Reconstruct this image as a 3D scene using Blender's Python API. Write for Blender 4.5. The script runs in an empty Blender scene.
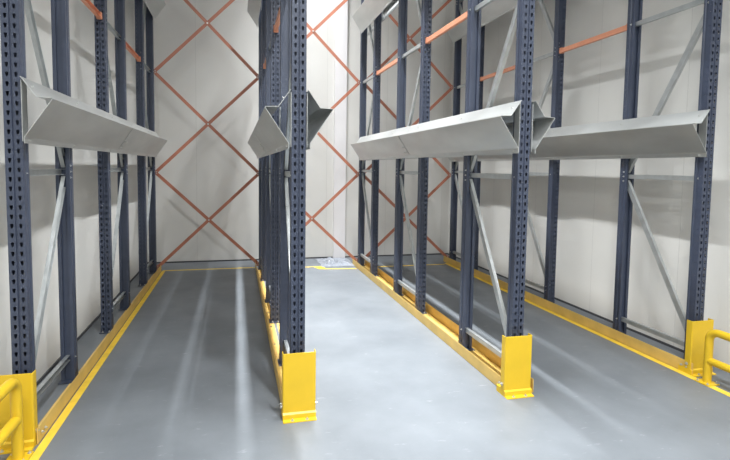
import bpy, math, random
from mathutils import Vector, Matrix
random.seed(7)
COL = bpy.context.scene.collection
V = Vector

# ------------------------------------------------------------------ materials
def new_mat(name):
    m = bpy.data.materials.new(name); m.use_nodes = True
    nt = m.node_tree; b = nt.nodes['Principled BSDF']
    return m, nt, b

def mat(name, col, rough=0.5, metal=0.0, var=0.06, scale=6.0, bump=0.0, bscale=40.0, detail=4, coord='Object', stretch=None, rvar=0.08):
    m, nt, b = new_mat(name)
    tc = nt.nodes.new('ShaderNodeTexCoord')
    mp = nt.nodes.new('ShaderNodeMapping'); nt.links.new(tc.outputs[coord], mp.inputs[0])
    if stretch: mp.inputs['Scale'].default_value = stretch
    n = nt.nodes.new('ShaderNodeTexNoise'); n.inputs['Scale'].default_value = scale; n.inputs['Detail'].default_value = detail
    nt.links.new(mp.outputs[0], n.inputs['Vector'])
    r = nt.nodes.new('ShaderNodeValToRGB'); nt.links.new(n.outputs['Fac'], r.inputs[0])
    r.color_ramp.elements[0].position = 0.3; r.color_ramp.elements[1].position = 0.7
    r.color_ramp.elements[0].color = tuple(max(0, c*(1-var)) for c in col)+(1,)
    r.color_ramp.elements[1].color = tuple(min(1, c*(1+var)) for c in col)+(1,)
    nt.links.new(r.outputs[0], b.inputs['Base Color'])
    mr = nt.nodes.new('ShaderNodeMapRange'); mr.inputs[3].default_value = max(0.02, rough-rvar); mr.inputs[4].default_value = min(1, rough+rvar)
    nt.links.new(n.outputs['Fac'], mr.inputs[0]); nt.links.new(mr.outputs[0], b.inputs['Roughness'])
    b.inputs['Metallic'].default_value = metal
    if bump:
        n2 = nt.nodes.new('ShaderNodeTexNoise'); n2.inputs['Scale'].default_value = bscale; n2.inputs['Detail'].default_value = 3
        nt.links.new(mp.outputs[0], n2.inputs['Vector'])
        bp = nt.nodes.new('ShaderNodeBump'); bp.inputs['Strength'].default_value = bump; bp.inputs['Distance'].default_value = 0.01
        nt.links.new(n2.outputs['Fac'], bp.inputs['Height']); nt.links.new(bp.outputs[0], b.inputs['Normal'])
    return m

M_NAVY = mat('navy_powder_coat', (0.046, 0.057, 0.090), 0.40, 0.0, 0.10, 9)
M_GALV = mat('galvanised_steel', (0.50, 0.52, 0.52), 0.42, 0.75, 0.10, 14, 0.05, 60)
M_RAIL = mat('galvanised_sheet', (0.56, 0.57, 0.56), 0.36, 0.75, 0.14, 3.5, 0.10, 9, stretch=(1, .35, 1))
M_ORANGE = mat('orange_powder_coat', (0.45, 0.165, 0.10), 0.45, 0.0, 0.08, 8)
M_TIE = mat('orange_beam_paint', (0.66, 0.28, 0.165), 0.45, 0.0, 0.06, 8)
M_YELLOW = mat('yellow_powder_coat', (0.70, 0.455, 0.018), 0.42, 0.0, 0.05, 6)
M_GUIDE = mat('yellow_guide_lit', (0.70, 0.47, 0.13), 0.5, 0.0, 0.12, 5)  # yellow made paler to put the light on the guides into the colour
M_LINE = mat('yellow_line_paint', (0.82, 0.56, 0.05), 0.6, 0.0, 0.12, 9)
M_BOLT = mat('zinc_bolt', (0.62, 0.62, 0.60), 0.35, 0.8, 0.06, 30)
M_DARK = mat('dark_joint', (0.06, 0.06, 0.065), 0.8, 0.0, 0.1, 10)
M_CEIL = mat('ceiling_panel', (0.30, 0.30, 0.30), 0.8, 0.0, 0.03, 3)
M_FILM = mat('white_film', (0.80, 0.775, 0.775), 0.4, 0.0, 0.03, 3, 0.15, 6)
M_CRUMPLE = mat('clear_film', (0.27, 0.29, 0.33), 0.3, 0.0, 0.15, 5, 0.3, 12)
M_HOUSING = mat('lamp_housing', (0.7, 0.7, 0.7), 0.5, 0.0, 0.03, 3)

def wall_mat(name, axis, pitch=1.1, off=0.0):
    """insulated panels: vertical joints every pitch, faint ribs between."""
    m, nt, b = new_mat(name)
    L = nt.links
    tc = nt.nodes.new('ShaderNodeTexCoord'); sp = nt.nodes.new('ShaderNodeSeparateXYZ'); L.new(tc.outputs['Object'], sp.inputs[0])
    def math_(op, a, v=None, c=None):
        n = nt.nodes.new('ShaderNodeMath'); n.operation = op
        for i, q in enumerate((a, v, c)):
            if q is None: continue
            if isinstance(q, (int, float)): n.inputs[i].default_value = q
            else: L.new(q, n.inputs[i])
        return n.outputs[0]
    u = sp.outputs[axis]
    a = math_('ADD', u, 50+off); d = math_('DIVIDE', a, pitch); fr = math_('FRACT', d)
    e = math_('ABSOLUTE', math_('SUBTRACT', fr, 0.5))            # .5 at the joint
    joint = math_('GREATER_THAN', e, 0.5-0.0035)
    rib = math_('GREATER_THAN', math_('ABSOLUTE', math_('SUBTRACT', math_('FRACT', math_('DIVIDE', a, pitch/11)), 0.5)), 0.47)
    n = nt.nodes.new('ShaderNodeTexNoise'); n.inputs['Scale'].default_value = 1.2; n.inputs['Detail'].default_value = 5
    L.new(tc.outputs['Object'], n.inputs['Vector'])
    r = nt.nodes.new('ShaderNodeValToRGB'); L.new(n.outputs['Fac'], r.inputs[0])
    r.color_ramp.elements[0].position = 0.3; r.color_ramp.elements[1].position = 0.75
    r.color_ramp.elements[0].color = (0.66, 0.645, 0.61, 1); r.color_ramp.elements[1].color = (0.72, 0.705, 0.67, 1)
    mx = nt.nodes.new('ShaderNodeMix'); mx.data_type = 'RGBA'
    L.new(math_('MULTIPLY', joint, 0.22), mx.inputs[0]); L.new(r.outputs[0], mx.inputs[6]); mx.inputs[7].default_value = (0.30, 0.29, 0.28, 1)
    L.new(mx.outputs[2], b.inputs['Base Color']); b.inputs['Roughness'].default_value = 0.55
    hsum = math_('ADD', math_('MULTIPLY', joint, -1.0), math_('MULTIPLY', rib, -0.25))
    bp = nt.nodes.new('ShaderNodeBump'); bp.inputs['Strength'].default_value = 0.35; bp.inputs['Distance'].default_value = 0.004
    L.new(hsum, bp.inputs['Height']); L.new(bp.outputs[0], b.inputs['Normal'])
    return m
M_WALL_X = wall_mat('wall_panels_back', 0, 1.15, 0.12)
M_WALL_Y = wall_mat('wall_panels_side', 1, 1.15, 0.3)

def floor_mat():
    m, nt, b = new_mat('sealed_concrete'); L = nt.links
    tc = nt.nodes.new('ShaderNodeTexCoord')
    def noise(s, d, ro=0.55, vec=None):
        n = nt.nodes.new('ShaderNodeTexNoise'); n.inputs['Scale'].default_value = s; n.inputs['Detail'].default_value = d
        n.inputs['Roughness'].default_value = ro; L.new(vec or tc.outputs['Object'], n.inputs['Vector']); return n.outputs['Fac']
    def ramp(f, p0, c0, p1, c1):
        r = nt.nodes.new('ShaderNodeValToRGB'); L.new(f, r.inputs[0])
        r.color_ramp.elements[0].position = p0; r.color_ramp.elements[0].color = c0
        r.color_ramp.elements[1].position = p1; r.color_ramp.elements[1].color = c1; return r.outputs[0]
    base = ramp(noise(1.1, 8, 0.6), 0.32, (0.128, 0.140, 0.153, 1), 0.72, (0.190, 0.205, 0.222, 1))
    mp = nt.nodes.new('ShaderNodeMapping'); L.new(tc.outputs['Object'], mp.inputs[0])
    mp.inputs['Scale'].default_value = (3.0, 9.0, 1); mp.inputs['Rotation'].default_value = (0, 0, 0.35)
    sc = ramp(noise(2.2, 10, 0.72, mp.outputs[0]), 0.61, (0, 0, 0, 1), 0.68, (1, 1, 1, 1))
    ms = nt.nodes.new('ShaderNodeMath'); ms.operation = 'MULTIPLY'; L.new(sc, ms.inputs[0]); ms.inputs[1].default_value = 0.35
    mx = nt.nodes.new('ShaderNodeMix'); mx.data_type = 'RGBA'; L.new(ms.outputs[0], mx.inputs[0]); L.new(base, mx.inputs[6]); mx.inputs[7].default_value = (0.38, 0.39, 0.40, 1)
    L.new(mx.outputs[2], b.inputs['Base Color'])
    rr = nt.nodes.new('ShaderNodeMapRange'); rr.inputs[3].default_value = 0.36; rr.inputs[4].default_value = 0.58; L.new(noise(2.5, 6), rr.inputs[0]); L.new(rr.outputs[0], b.inputs['Roughness'])
    bp = nt.nodes.new('ShaderNodeBump'); bp.inputs['Strength'].default_value = 0.06; bp.inputs['Distance'].default_value = 0.01
    L.new(noise(25, 5), bp.inputs['Height']); L.new(bp.outputs[0], b.inputs['Normal'])
    return m
M_FLOOR = floor_mat()
M_LED, _nt, _b = new_mat('led_diffuser')
_b.inputs['Base Color'].default_value = (0.9, 0.9, 0.9, 1); _b.inputs['Emission Color'].default_value = (0.93, 0.97, 1.0, 1); _b.inputs['Emission Strength'].default_value = 3.0

# ------------------------------------------------------------------ mesh builder
class MB:
    def __init__(s): s.v = []; s.f = []; s.sm = []
    def add(s, vs, fs, smooth=False):
        o = len(s.v); s.v += [tuple(p) for p in vs]
        for f in fs: s.f.append(tuple(i+o for i in f)); s.sm.append(smooth)
    def box(s, x0, x1, y0, y1, z0, z1):
        s.add([(x, y, z) for x in (x0, x1) for y in (y0, y1) for z in (z0, z1)],
              [(0, 1, 3, 2), (4, 6, 7, 5), (0, 4, 5, 1), (2, 3, 7, 6), (0, 2, 6, 4), (1, 5, 7, 3)])
    def extr(s, prof, a, b, up, closed=True, caps=True):
        """profile (u,w) swept from a to b; w along up (made perpendicular), u sideways."""
        a, b = V(a), V(b); d = (b-a).normalized(); up = V(up); up = (up-d*up.dot(d)).normalized(); sd = d.cross(up)
        n = len(prof); vs = [p+sd*u+up*w for p in (a, b) for u, w in prof]
        fs = [(i, (i+1) % n, n+(i+1) % n, n+i) for i in range(n if closed else n-1)]
        if caps and closed: fs += [tuple(reversed(range(n))), tuple(range(n, 2*n))]
        s.add(vs, fs)
    def bar(s, a, b, w, t, up): s.extr([(-w/2, -t/2), (w/2, -t/2), (w/2, t/2), (-w/2, t/2)], a, b, up)
    def chan(s, a, b, w, dpt, t, up):
        """C channel: web on the -up side, flanges towards +up."""
        h = w/2
        s.extr([(-h, 0), (h, 0), (h, dpt), (h-t, dpt), (h-t, t), (-h+t, t), (-h+t, dpt), (-h, dpt)], a, b, up)
    def cyl(s, a, b, r, n=10, r2=None, smooth=True):
        a, b = V(a), V(b); d = (b-a).normalized(); up = V((0, 0, 1)) if abs(d.z) < .9 else V((1, 0, 0)); x = d.cross(up).normalized(); y = d.cross(x)
        r2 = r if r2 is None else r2; vs = []
        for p, q in ((a, r), (b, r2)):
            for k in range(n): t = 2*math.pi*k/n; vs.append(p+x*q*math.cos(t)+y*q*math.sin(t))
        s.add(vs, [(k, (k+1) % n, n+(k+1) % n, n+k) for k in range(n)], smooth)
        s.add(vs, [tuple(reversed(range(n))), tuple(range(n, 2*n))])
    def tube(s, pts, r, n=14):
        pts = [V(p) for p in pts]; rings = []; prev = None
        for i, p in enumerate(pts):
            d = ((pts[min(i+1, len(pts)-1)]-p).normalized()+(p-pts[max(i-1, 0)]).normalized()).normalized()
            if prev is None: x = d.cross(V((1, 0, 0)) if abs(d.x) < .9 else V((0, 0, 1))).normalized()
            else: x = (prev-d*prev.dot(d)).normalized()
            prev = x; y = d.cross(x); rings.append([p+x*r*math.cos(2*math.pi*k/n)+y*r*math.sin(2*math.pi*k/n) for k in range(n)])
        vs = [q for g in rings for q in g]; fs = []
        for i in range(len(pts)-1):
            for k in range(n): fs.append((i*n+k, i*n+(k+1) % n, (i+1)*n+(k+1) % n, (i+1)*n+k))
        s.add(vs, fs, True); m = (len(pts)-1)*n
        s.add(vs, [tuple(reversed(range(n))), tuple(range(m, m+n))])
    def bolt(s, p, d, r=0.009, h=0.008):
        p, d = V(p), V(d).normalized()
        s.cyl(p, p+d*0.002, r*1.5, 12, smooth=False); s.cyl(p+d*0.002, p+d*h, r, 6, smooth=False); s.cyl(p+d*h, p+d*(h+0.008), r*0.5, 8, smooth=False)
    def build(s, name, m, parent=None, loc=(0, 0, 0), solid=0, bevel=0, link=True):
        me = bpy.data.meshes.new(name); me.from_pydata(s.v, [], s.f); me.update()
        me.polygons.foreach_set('use_smooth', s.sm); me.materials.append(m)
        o = bpy.data.objects.new(name, me); COL.objects.link(o); o.location = loc
        if parent: o.parent = parent
        if solid:
            q = o.modifiers.new('thickness', 'SOLIDIFY'); q.thickness = solid; q.offset = 0
        if bevel:
            q = o.modifiers.new('bevel', 'BEVEL'); q.width = bevel; q.segments = 2; q.limit_method = 'ANGLE'
        return o

_bm = {}
def bolt_at(name, p, d, r, h, parent, anchor=False):
    """one bolt head with washer as its own object (shared mesh)."""
    p, d = V(p), V(d).normalized(); k = (round(r, 4), round(h, 4))
    if k not in _bm:
        m = MB(); m.bolt((0, 0, 0), (0, 0, 1), r, h); o = m.build(name, M_BOLT, parent); _bm[k] = o.data
    else:
        o = bpy.data.objects.new(name, _bm[k]); COL.objects.link(o); o.parent = parent
    o.location = p; o.rotation_euler = d.to_track_quat('Z', 'Y').to_euler(); return o

def thing(name, label, cat, loc=(0, 0, 0), group=None):
    o = bpy.data.objects.new(name, None); COL.objects.link(o); o.location = loc; o.empty_display_size = 0.1
    o['label'] = label; o['category'] = cat
    if group: o['group'] = group
    return o
def tag(o, label, cat, group=None):
    o['label'] = label; o['category'] = cat
    if group: o['group'] = group
    return o
def struct(o): o['kind'] = 'structure'; return o
def dup(root, loc, label, group=None):
    r = root.copy(); COL.objects.link(r); r.location = loc; r['label'] = label
    if group: r['group'] = group
    for ch in list(root.children):
        c = ch.copy(); COL.objects.link(c); c.parent = r
        for g in list(ch.children):
            d = g.copy(); COL.objects.link(d); d.parent = c
    return r

# ------------------------------------------------------------------ layout
ROW = {'left': -1.28, 'midleft': 0.41, 'midright': 2.104, 'right': 3.825}
FR = [(3.28, 4.18), (5.26, 6.15), (7.25, 8.15)]          # front / rear upright faces of the three frames in a row
XL, XR, YB, YF, ZC = -1.50, 4.09, 8.90, -7.0, 7.1
W, DP, HU = 0.095, 0.078, 5.2
ROWTXT = {'left': 'the left wall row', 'midleft': 'the left-of-centre row', 'midright': 'the right-of-centre row', 'right': 'the right wall row'}
NTH = ['nearest in ', 'second from the front in ', 'farthest back in ']

# ------------------------------------------------------------------ setting
mb = MB(); mb.box(XL-.2, XR+.2, YF-.2, YB+.2, -.2, 0); struct(mb.build('floor', M_FLOOR))
mb = MB(); mb.box(XL-.2, XR+.2, YB, YB+.15, 0, ZC); struct(mb.build('wall_back', M_WALL_X))
mb = MB(); mb.box(XL-.2, XR+.2, YF-.15, YF, 0, ZC); struct(mb.build('wall_front', M_WALL_X))
mb = MB(); mb.box(XL-.15, XL, YF, YB, 0, ZC); struct(mb.build('wall_left', M_WALL_Y))
mb = MB(); mb.box(XR, XR+.15, YF, YB, 0, ZC); struct(mb.build('wall_right', M_WALL_Y))
mb = MB(); mb.box(XL-.2, XR+.2, YF-.2, YB+.2, ZC, ZC+.15); struct(mb.build('ceiling', M_CEIL))
mb = MB(); mb.box(XL, XR, YB-.012, YB, 0, .022); struct(mb.build('baseboard_back', M_DARK))
mb = MB(); mb.box(XL, XL+.012, YF, YB-.012, 0, .022); struct(mb.build('baseboard_left', M_DARK))
mb = MB(); mb.box(XR-.012, XR, YF, YB-.012, 0, .022); struct(mb.build('baseboard_right', M_DARK))
# boxed white corner trim on the back wall behind the middle lane
mb = MB(); mb.box(1.76, 1.985, YB-.07, YB, .0, ZC); struct(mb.build('trim_1', M_FILM, bevel=.006))

# ------------------------------------------------------------------ upright post (perforated omega section), faces -y
def perforated(mb, O, U, Wd, width, pitch, n, cols, hw, hh, flare):
    """strip in plane O + u*U + z*Wd with n rows of teardrop holes in the given columns."""
    O, U, Wd = V(O), V(U), V(Wd)
    edges = [0]
    for c in cols[:-1]: edges.append((c+cols[cols.index(c)+1])/2)
    edges.append(width)
    for k in range(n):
        z0 = k*pitch; z1 = z0+pitch; zc = (z0+z1)/2
        for j, c in enumerate(cols):
            u0, u1 = edges[j], edges[j+1]
            outer = [(u0, z0), (c, z0), (u1, z0), (u1, zc), (u1, z1), (c, z1), (u0, z1), (u0, zc)]
            inner = [(c-hw*flare, zc-hh*.75), (c, zc-hh), (c+hw*flare, zc-hh*.75), (c+hw*.9, zc), (c+hw, zc+hh*.8), (c, zc+hh), (c-hw, zc+hh*.8), (c-hw*.9, zc)]
            mb.add([O+U*a+Wd*b for a, b in outer+inner], [(i, (i+1) % 8, 8+(i+1) % 8, 8+i) for i in range(8)])

def upright_mb():
    mb = MB(); pitch = 0.056; n = int(HU/pitch); H = n*pitch
    perforated(mb, (-W/2, 0, .008), (1, 0, 0), (0, 0, 1), W*.5-.006, pitch, n, [.0235], .0088, .0155, .55)
    perforated(mb, (.006, 0, .008), (1, 0, 0), (0, 0, 1), W*.5-.006, pitch, n, [.018], .0088, .0155, .55)
    for s in (-1, 1):
        perforated(mb, (s*W/2, 0, .008), (0, 1, 0), (0, 0, 1), .036, pitch, n, [.018], .003, .004, 1)
    z0, z1 = .008, .008+H
    def strip(pts):
        vs = [(x, y, z) for x, y in pts for z in (z0, z1)]
        mb.add(vs, [(2*i, 2*i+2, 2*i+3, 2*i+1) for i in range(len(pts)-1)])
    strip([(-.006, 0), (-.003, .006), (.003, .006), (.006, 0)])                 # centre groove
    for s in (-1, 1):
        strip([(s*W/2, .036), (s*(W/2-.008), .042), (s*(W/2-.008), .060), (s*W/2, .066), (s*W/2, DP), (s*(W/2-.024), DP), (s*(W/2-.024), DP-.012)])
    strip([(-W/2+.011, .058), (W/2-.011, .058)])                                 # added liner that blocks light so the holes read dark
    return mb

# ------------------------------------------------------------------ upright frame
LV = [.19, 1.64, 3.13, 4.62]
def make_frame():
    t = thing('upright_frame', '', 'rack frame')
    L = .90; gy0, gy1 = DP*.55, L-DP*.55
    u1 = upright_mb().build('upright', M_NAVY, t, solid=.003)
    u2 = u1.copy(); COL.objects.link(u2); u2.parent = t; u2.location = (0, L, 0); u2.rotation_euler = (0, 0, math.pi)
    for y, s in ((0, 1), (L, -1)):
        b = MB(); ya, yb = sorted((y-s*.03, y+s*.115)); b.box(-.062, .062, ya, yb, .005, .012)
        b.box(-W/2-.004, -W/2, *sorted((y, y+s*.07)), .012, .075); b.box(W/2, W/2+.004, *sorted((y, y+s*.07)), .012, .075)
        bp = b.build('base_plate', M_NAVY, t)
        for q in (-1, 1): bolt_at('anchor_bolt', (q*.03, y-s*.018, .012), (0, 0, 1), .007, .009, bp)
    for z in LV:
        m = MB(); m.chan((-.016, gy0-.02, z), (-.016, gy1+.02, z), .042, .03, .0025, (1, 0, 0))
        o = m.build('horizontal_brace', M_GALV, t)
        for y in (gy0, gy1):
            for s in (-1, 1): bolt_at('bolt', (s*(W/2-.006), y, z), (s, 0, 0), .006, .005, o)
    for i in range(3):
        za, zb = LV[i]+.045, LV[i+1]-.045
        ya, yb = (gy0, gy1) if i % 2 == 0 else (gy1, gy0)
        m = MB(); m.chan((-.014, ya, za), (-.014, yb, zb), .050, .028, .0025, (1, 0, 0))
        o = m.build('diagonal_brace', M_GALV, t)
        for y, z in ((ya, za), (yb, zb)):
            for s in (-1, 1): bolt_at('bolt', (s*(W/2-.006), y, z), (s, 0, 0), .006, .005, o)
    return t
first = make_frame()
for r, x in ROW.items():
    for i, (ya, yb) in enumerate(FR):
        lab = 'navy perforated rack frame, ' + NTH[i] + ROWTXT[r]
        if first is not None and r == 'left' and i == 0:
            first.location = (x, ya, 0); first['label'] = lab; first['group'] = 'rack frames'
        else: dup(first, (x, ya, 0), lab, 'rack frames')

# ------------------------------------------------------------------ orange tie beams between the frames
def make_tie(L):
    t = thing('tie_beam', '', 'beam')
    m = MB(); m.chan((.0, 0, 0), (.0, L, 0), .050, .034, .003, (1, 0, 0)); m.build('beam', M_TIE, t)
    for y, s in ((0, -1), (L, 1)):
        m = MB(); m.box(-.006, .040, *sorted((y-s*.035, y+s*.004)), -.032, .032); m.build('end_plate', M_TIE, t)
    return t
tie0 = None
for r, x in ROW.items():
    for i in range(2):
        ya = FR[i][1]+.004; L = FR[i+1][0]-FR[i][1]-.008
        lab = 'orange tie beam bridging the ' + ('near' if i == 0 else 'far') + ' gap in ' + ROWTXT[r]
        loc = (x-.017, ya, 3.13)
        if tie0 is None: tie0 = make_tie(L); tie0.location = loc; tie0['label'] = lab; tie0['group'] = 'orange tie beams'
        else: dup(tie0, loc, lab, 'orange tie beams')

# ------------------------------------------------------------------ galvanised pallet rails
def rail_profile(off=0.0):
    # (u = out from the upright side, z) open sheet: sloping guide, flat ledge, sloping underside, hanging lip
    return [(.006, .375), (.010, .372), (.085, .266), (.088, .262), (.172, .258), (.174, .253), (.024, .030), (.020, .022), (.020, -.012)]
def make_rail(s, L, splice, back):
    """s=+1 hangs off the right side of an upright, -1 off the left; local z 0 = 1.83 level."""
    t = thing('pallet_rail', '', 'pallet rail')
    pr = rail_profile(); m = MB(); n = len(pr)
    vs = [(s*u, y, z) for y in (0, L) for u, z in pr]
    m.add(vs, [(i, i+1, n+i+1, n+i) for i in range(n-1)])
    m.build('rail', M_RAIL, t, solid=.0035)
    ys = [.06, .90, 1.98] if not back else [.60, 1.70, L-.08]
    for y in ys:                                                     # flat hanging plates at each upright
        if y > L: continue
        m = MB(); m.box(*sorted((0, s*.004)), y-.035, y+.035, .0, .36)
        bk = m.build('bracket', M_RAIL, t)
        bolt_at('bolt', (s*.022, y, .005), (s, 0, 0), .006, .005, bk)
        bolt_at('bolt', (s*.047, y, .325), (s*.8, 0, .6), .005, .004, bk)
    if splice is not None:
        nrm = V((s*.83, 0, -.56)); 
        m = MB(); a, b = V((s*.030, 0, .036)), V((s*.170, 0, .246))
        o = nrm*.0035
        vs = [a+o+V((0, splice-.06, 0)), b+o+V((0, splice-.06, 0)), b+o+V((0, splice+.06, 0)), a+o+V((0, splice+.06, 0))]
        m.add(vs, [(0, 1, 2, 3)]); sp = m.build('splice_plate', M_RAIL, t, solid=.003)
        for fy in (-.03, .03):
            for q in (.12, .38):
                bolt_at('bolt', a.lerp(b, q)+nrm*.005+V((0, splice+fy, 0)), nrm, .007, .005, sp)
    return t
Y0, YS, Y1 = 3.24, 5.55, 8.20
side = {'left': [1], 'midleft': [-1, 1], 'midright': [-1, 1], 'right': [-1]}
protos = {}
SIDETXT = {('left', 1): 'on the left wall row', ('midleft', -1): 'left side of the left-of-centre row', ('midleft', 1): 'right side of the left-of-centre row',
           ('midright', -1): 'left side of the right-of-centre row', ('midright', 1): 'right side of the right-of-centre row', ('right', -1): 'on the right wall row'}
for r, x in ROW.items():
    for s in side[r]:
        for tier, z in enumerate((1.83, 3.93)):
            for back in (0, 1):
                key = (s, back, r == 'midright' and s < 0)
                lab = ('lower' if tier == 0 else 'upper') + ' galvanised pallet rail, ' + ('front' if not back else 'rear') + ' length, ' + SIDETXT[(r, s)]
                loc = (x+s*(W/2+.004), YS if back else Y0, z)
                if key not in protos:
                    o = make_rail(s, (Y1-YS-(.17 if key[2] else 0)) if back else (YS-Y0-.004), .065 if back else None, back); protos[key] = o
                    o.location = loc; o['label'] = lab; o['group'] = 'pallet rails'
                else: dup(protos[key], loc, lab, 'pallet rails')

# ------------------------------------------------------------------ orange cross bracing at the back
def make_cross(x0, x1, z0, z1, name_label):
    xc, zc = (x0+x1)/2, (z0+z1)/2; y = 8.215
    t = thing('cross_brace', name_label, 'cross brace', (xc, y, z0), 'orange cross braces')
    hx, hz = (x1-x0)/2, z1-z0
    for (sx, dy) in ((1, 0.0), (-1, .012)):
        m = MB(); a = V((-sx*hx, dy, 0.0)); b = V((sx*hx, dy, hz)); m.chan(a, b, .050, .008, .0025, (0, 1, 0)); m.build('brace_bar', M_ORANGE, t)
    bolt_at('centre_bolt', (0, -.001, hz/2), (0, -1, 0), .009, .006, t)
    return t
rl = list(ROW.values()); ln = ['left lane', 'middle lane', 'right lane']; lv = ['lowest', 'second from the floor', 'topmost']
for i in range(3):
    for k, (za, zb) in enumerate([(.07, 1.56), (1.60, 3.13), (3.17, 4.74)]):
        make_cross(rl[i]+W/2+.012, rl[i+1]-W/2-.012, za, zb, 'orange cross brace closing the back of the %s, %s' % (ln[i], lv[k]))
# plates bolted to the rear uprights that take the brace ends
pl0 = None
for i, (r, x) in enumerate(ROW.items()):
    for s in ([1] if i == 0 else [-1] if i == 3 else [-1, 1]):
        for k, z in enumerate((.07, 1.58, 3.15, 4.76)):
            lab = 'orange gusset plate, %s side of %s, %s' % ('right' if s > 0 else 'left', ROWTXT[r], ['at the floor', 'just below the lower rail', 'above the lower rail', 'topmost'][k])
            loc = (x+s*(W/2+.012), 8.20, z)
            if pl0 is None:
                t = thing('gusset_plate', lab, 'gusset plate', loc, 'brace gusset plates')
                m = MB(); m.box(-.022, .022, -.004, .001, -.035, .035); m.build('plate', M_ORANGE, t)
                [bolt_at('bolt', (0, -.004, q), (0, -1, 0), .006, .005, t) for q in (.014, -.014)]; pl0 = t
            else: dup(pl0, loc, lab, 'brace gusset plates')

# ------------------------------------------------------------------ yellow floor guides
def make_guide(s, x, lab):
    t = thing('floor_guide', lab, 'guide rail', (x, 3.20, 0), 'yellow floor guides'); L = 8.22-3.20
    m = MB()                                     # L profile, foot turned in under the rack (towards -s)
    m.extr([(0, 0), (.006, 0), (.006, .100), (.002, .104), (0, .100)] if s > 0 else [(0, 0), (0, .100), (-.002, .104), (-.006, .100), (-.006, 0)], (0, L, 0), (0, 0, 0), (0, 0, 1))
    m.box(*sorted((0, -s*.088)), 0, L, 0, .004)
    m.build('angle_profile', M_GUIDE, t)
    for y in (.05, .10): bolt_at('bolt', (s*.006, y, .055), (s, 0, 0), .008, .007, t)
    for k in range(9): bolt_at('bolt', (-s*.05, .35+k*.52, .004), (0, 0, 1), .006, .006, t)
    return t
make_guide(1, ROW['left']+.108, 'yellow floor guide on the right of the left wall row')
make_guide(-1, ROW['midleft']-.104, 'yellow floor guide on the left of the left-of-centre row')
make_guide(1, ROW['midleft']+.100, 'yellow floor guide on the right of the left-of-centre row')
make_guide(-1, ROW['midright']-.122, 'pale yellow floor guide on the left of the right-of-centre row')
make_guide(1, ROW['midright']+.100, 'yellow floor guide on the right of the right-of-centre row')
make_guide(-1, ROW['right']-.128, 'yellow floor guide along the lane side of the right wall row')

# ------------------------------------------------------------------ yellow end guards
def make_guard():
    t = thing('column_guard', '', 'column guard', group='yellow column guards')
    w = .112; m = MB(); z0, z1 = .045, .455
    m.extr([(-w, .055), (-w, .006), (-w+.006, 0), (w-.006, 0), (w, .006), (w, .055), (w-.005, .055), (w-.005, .008), (w-.009, .005), (-w+.009, .005), (-w+.005, .008), (-w+.005, .055)], (0, 0, z0), (0, 0, z1), (0, 1, 0))
    m.build('shield', M_YELLOW, t, bevel=.0015)
    m = MB()
    m.add([(-w, 0, .050), (w, 0, .050), (w, -.012, .040), (-w, -.012, .040), (-w, -.012, .010), (w, -.012, .010), (w, -.045, .007), (-w, -.045, .007), (-w, -.045, 0), (w, -.045, 0), (w, .11, 0), (-w, .11, 0), (-w, .11, .05), (w, .11, .05)],
          [(0, 3, 2, 1), (3, 4, 5, 2), (4, 7, 6, 5), (7, 8, 9, 6), (8, 11, 10, 9), (11, 12, 13, 10), (12, 0, 1, 13), (0, 12, 11, 4, 3), (11, 8, 7, 4), (1, 2, 5, 10, 13), (5, 6, 9, 10)])
    f = m.build('foot', M_YELLOW, t)
    for s in (-1, 1): bolt_at('anchor_bolt', (s*.05, -.028, .007), (0, 0, 1), .009, .006, f)
    for s in (-1, 1): bolt_at('side_bolt', (s*w, .035, .085), (s, 0, 0), .009, .007, t)
    return t
g0 = make_guard(); GX = {'left': -1.295, 'midleft': .410, 'midright': 2.056, 'right': 3.800}
GL = {'left': 'yellow steel column guard at the foot of the left wall row, behind a tube barrier', 'midleft': 'yellow steel column guard standing alone at the front of the left-of-centre row',
      'midright': 'yellow steel column guard standing alone at the front of the right-of-centre row', 'right': 'yellow steel column guard at the foot of the right wall row, beside a tube barrier'}
for i, (r, x) in enumerate(GX.items()):
    if i == 0: g0.location = (x, 3.18, 0); g0['label'] = GL[r]
    else: dup(g0, (x, 3.215 if r == 'right' else 3.18, 0), GL[r])

# ------------------------------------------------------------------ yellow tube barriers
def make_barrier(x, zt, zm, lab):
    t = thing('tube_barrier', lab, 'barrier', (x, 3.06, 0), 'yellow tube barriers')
    R, L = .030, 2.4
    for k, y in enumerate((0, -L)):
        s = -1 if k == 0 else 1
        m = MB(); pts = [(0, y, .008), (0, y, zt-.075)]+[(0, y+s*(.075-.075*math.cos(a)), zt-.075+.075*math.sin(a)) for a in [math.pi/2*j/6 for j in range(1, 7)]]
        m.tube(pts, R, 18); m.build('post', M_YELLOW, t)
        m = MB(); m.box(-.06, .06, y-.06, y+.06, 0, .010); f = m.build('foot_plate', M_YELLOW, t, bevel=.002)
        for a in (-.043, .043):
            for b in (-.043, .043): bolt_at('anchor_bolt', (a, y+b, .010), (0, 0, 1), .008, .007, f)
    m = MB(); m.tube([(0, -.072, zt), (0, -L+.072, zt)], R, 18); m.build('top_rail', M_YELLOW, t)
    m = MB(); m.tube([(0, -.015, zm), (0, -L+.015, zm)], R*.97, 18); m.build('middle_rail', M_YELLOW, t)
    return t
make_barrier(-1.225, .475, .238, 'yellow tube barrier with two rails in front of the left column guard')
make_barrier(3.685, .430, .188, 'yellow tube barrier with two rails in front of the right column guard')

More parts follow.
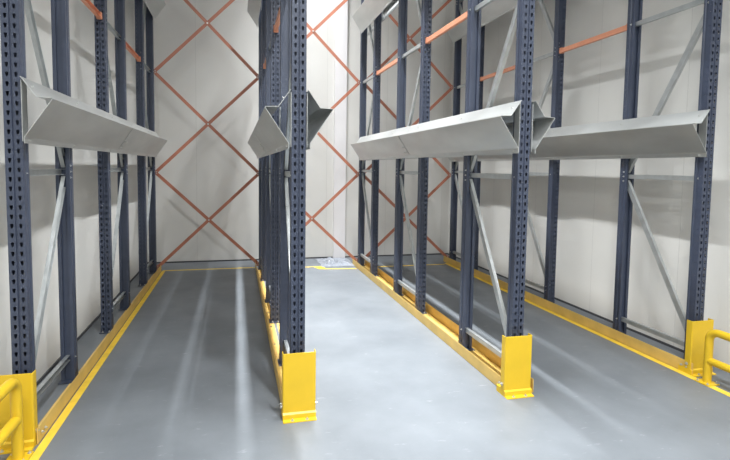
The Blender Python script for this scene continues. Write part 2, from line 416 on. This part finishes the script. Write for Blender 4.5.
# ------------------------------------------------------------------ painted lines
def line(x0, x1, y0, y1, lab):
    m = MB(); m.box(x0, x1, y0, y1, 0, .0015); return tag(m.build('floor_line', M_LINE), lab, 'floor marking', 'yellow floor lines')
line(-1.164, -1.112, .6, 8.20, 'yellow floor line running beside the left wall row')
line(3.630, 3.692, .6, 8.05, 'yellow floor line running beside the right wall row')
line(-1.155, .300, 8.215, 8.265, 'yellow floor line across the far end of the left lane')
m = MB(); m.add([(x, y, z) for z in (0, .002) for x, y in [(.52, 8.11), (1.28, 8.11), (1.34, 7.93), (1.97, 7.84), (1.97, 7.885), (1.46, 7.96), (1.44, 8.15), (.52, 8.15)]],
                [(0, 7, 6, 5, 4, 3, 2, 1)[::-1], tuple(range(8, 16))]+[(i, (i+1) % 8, 8+(i+1) % 8, 8+i) for i in range(8)])
tag(m.build('floor_line', M_LINE), 'yellow floor line with a stepped kink across the far end of the middle lane', 'floor marking', 'yellow floor lines')
line(2.21, 3.595, 7.93, 7.975, 'thin pale yellow floor line across the far end of the right lane')

# ------------------------------------------------------------------ crumpled white film on the floor behind the middle lane
m = MB(); nx, ny = 44, 30
from mathutils import noise
vs = []
for j in range(ny+1):
    for i in range(nx+1):
        u, v = i/nx, j/ny
        x = 1.42+.58*u; y = 8.06+.74*v
        e = min(u, 1-u, v, 1-v)*5; e = min(1, e)
        q = abs(noise.noise(V((u*4.1, v*4.7, 1.3))))+.45*abs(noise.noise(V((u*10, v*11, 5.3))))
        x += .03*noise.noise(V((v*4, 2.2, u*3))); y += .04*noise.noise(V((u*4, 7.2, v*3)))
        vs.append((x, y, .004+e*(.06*q+.015*v)))
m.add(vs, [(j*(nx+1)+i, j*(nx+1)+i+1, (j+1)*(nx+1)+i+1, (j+1)*(nx+1)+i) for j in range(ny) for i in range(nx)])
tag(m.build('plastic_film', M_CRUMPLE, solid=.002), 'crumpled greyish plastic film lying on the floor at the back of the middle lane', 'plastic sheet')

# ------------------------------------------------------------------ ceiling lamps
def lamp(x, y, z, L, power, lab, wdt=.14, spread=180):
    t = thing('ceiling_lamp', lab, 'ceiling lamp', (x, y, z), 'linear ceiling lamps')
    m = MB(); m.extr([(-.06, 0), (.06, 0), (.045, .05), (-.045, .05)], (0, -L/2, 0), (0, L/2, 0), (0, 0, 1)); m.build('housing', M_HOUSING, t)
    m = MB(); m.box(-wdt/2, wdt/2, -L/2+.02, L/2-.02, -.02, -.001); m.build('diffuser', M_LED, t)
    if ZC-z > .2:
        for k in (-L/2+.1, L/2-.1):
            m = MB(); m.cyl((0, k, .05), (0, k, ZC-z), .004, 8); m.build('hanger', M_GALV, t)
    d = bpy.data.lights.new('lamp_light', 'AREA'); d.shape = 'RECTANGLE'; d.size = wdt; d.size_y = L-.04; d.energy = power; d.spread = math.radians(spread); d.color = (0.94, 0.975, 1.0)
    o = bpy.data.objects.new('lamp_light', d); COL.objects.link(o); o.parent = t; o.location = (0, 0, -.025)
    return t
lamp(1.25, .6, 6.75, .8, 125, 'linear ceiling lamp hung over the open floor in front of the rows', spread=90)
lamp(1.25, 3.6, 6.75, 1.8, 108, 'linear ceiling lamp over the middle lane, nearest the front', spread=78)
lamp(1.25, 5.6, 6.75, 1.8, 108, 'linear ceiling lamp over the middle lane, middle of three', spread=78)
lamp(1.25, 7.5, 6.75, 1.8, 108, 'linear ceiling lamp over the middle lane, nearest the back wall', spread=78)
lamp(1.25, -4.2, 6.75, 1.3, 225, 'added linear fill lamp hung far in front of the rows')  # unseen fill lamp, added behind the camera for ambient light
lamp(-.60, -1.9, 6.75, 1.3, 150, 'added linear fill lamp near the left wall in front of the rows')  # added out of view to raise the ambient light on the walls
lamp(3.10, -1.9, 6.75, 1.3, 150, 'added linear fill lamp near the right wall in front of the rows')  # second added ambient lamp, right-hand partner of the one above

w = bpy.data.worlds.new('World'); bpy.context.scene.world = w; w.use_nodes = True
w.node_tree.nodes['Background'].inputs[0].default_value = (.6, .65, .7, 1); w.node_tree.nodes['Background'].inputs[1].default_value = .05

# ------------------------------------------------------------------ camera
f, cx, cy = 487.54, 350.85, 199.26
p, y, r = [math.radians(a) for a in (-3.76093889, 13.26694874, 0.68440142)]
F = V((math.sin(y)*math.cos(p), math.cos(y)*math.cos(p), math.sin(p))); rt = V((math.cos(y), -math.sin(y), 0)); up = rt.cross(F)
RT = rt*math.cos(r)+up*math.sin(r); UP = rt*-math.sin(r)+up*math.cos(r)
cam = bpy.data.cameras.new('Camera'); co = bpy.data.objects.new('Camera', cam); COL.objects.link(co)
M = Matrix((RT, UP, -F)).transposed().to_4x4(); M.translation = V((0, 0, 1.7)); co.matrix_world = M
cam.sensor_fit = 'HORIZONTAL'; cam.sensor_width = 36; cam.lens = f*36/730
cam.shift_x = (365-cx)/730; cam.shift_y = (cy-230)/730; cam.clip_start = .05
sc = bpy.context.scene; sc.camera = co
sc.view_settings.view_transform = 'Standard'; sc.view_settings.look = 'None'; sc.view_settings.gamma = 1; sc.view_settings.exposure = 0.3
sc.view_settings.use_curve_mapping = False
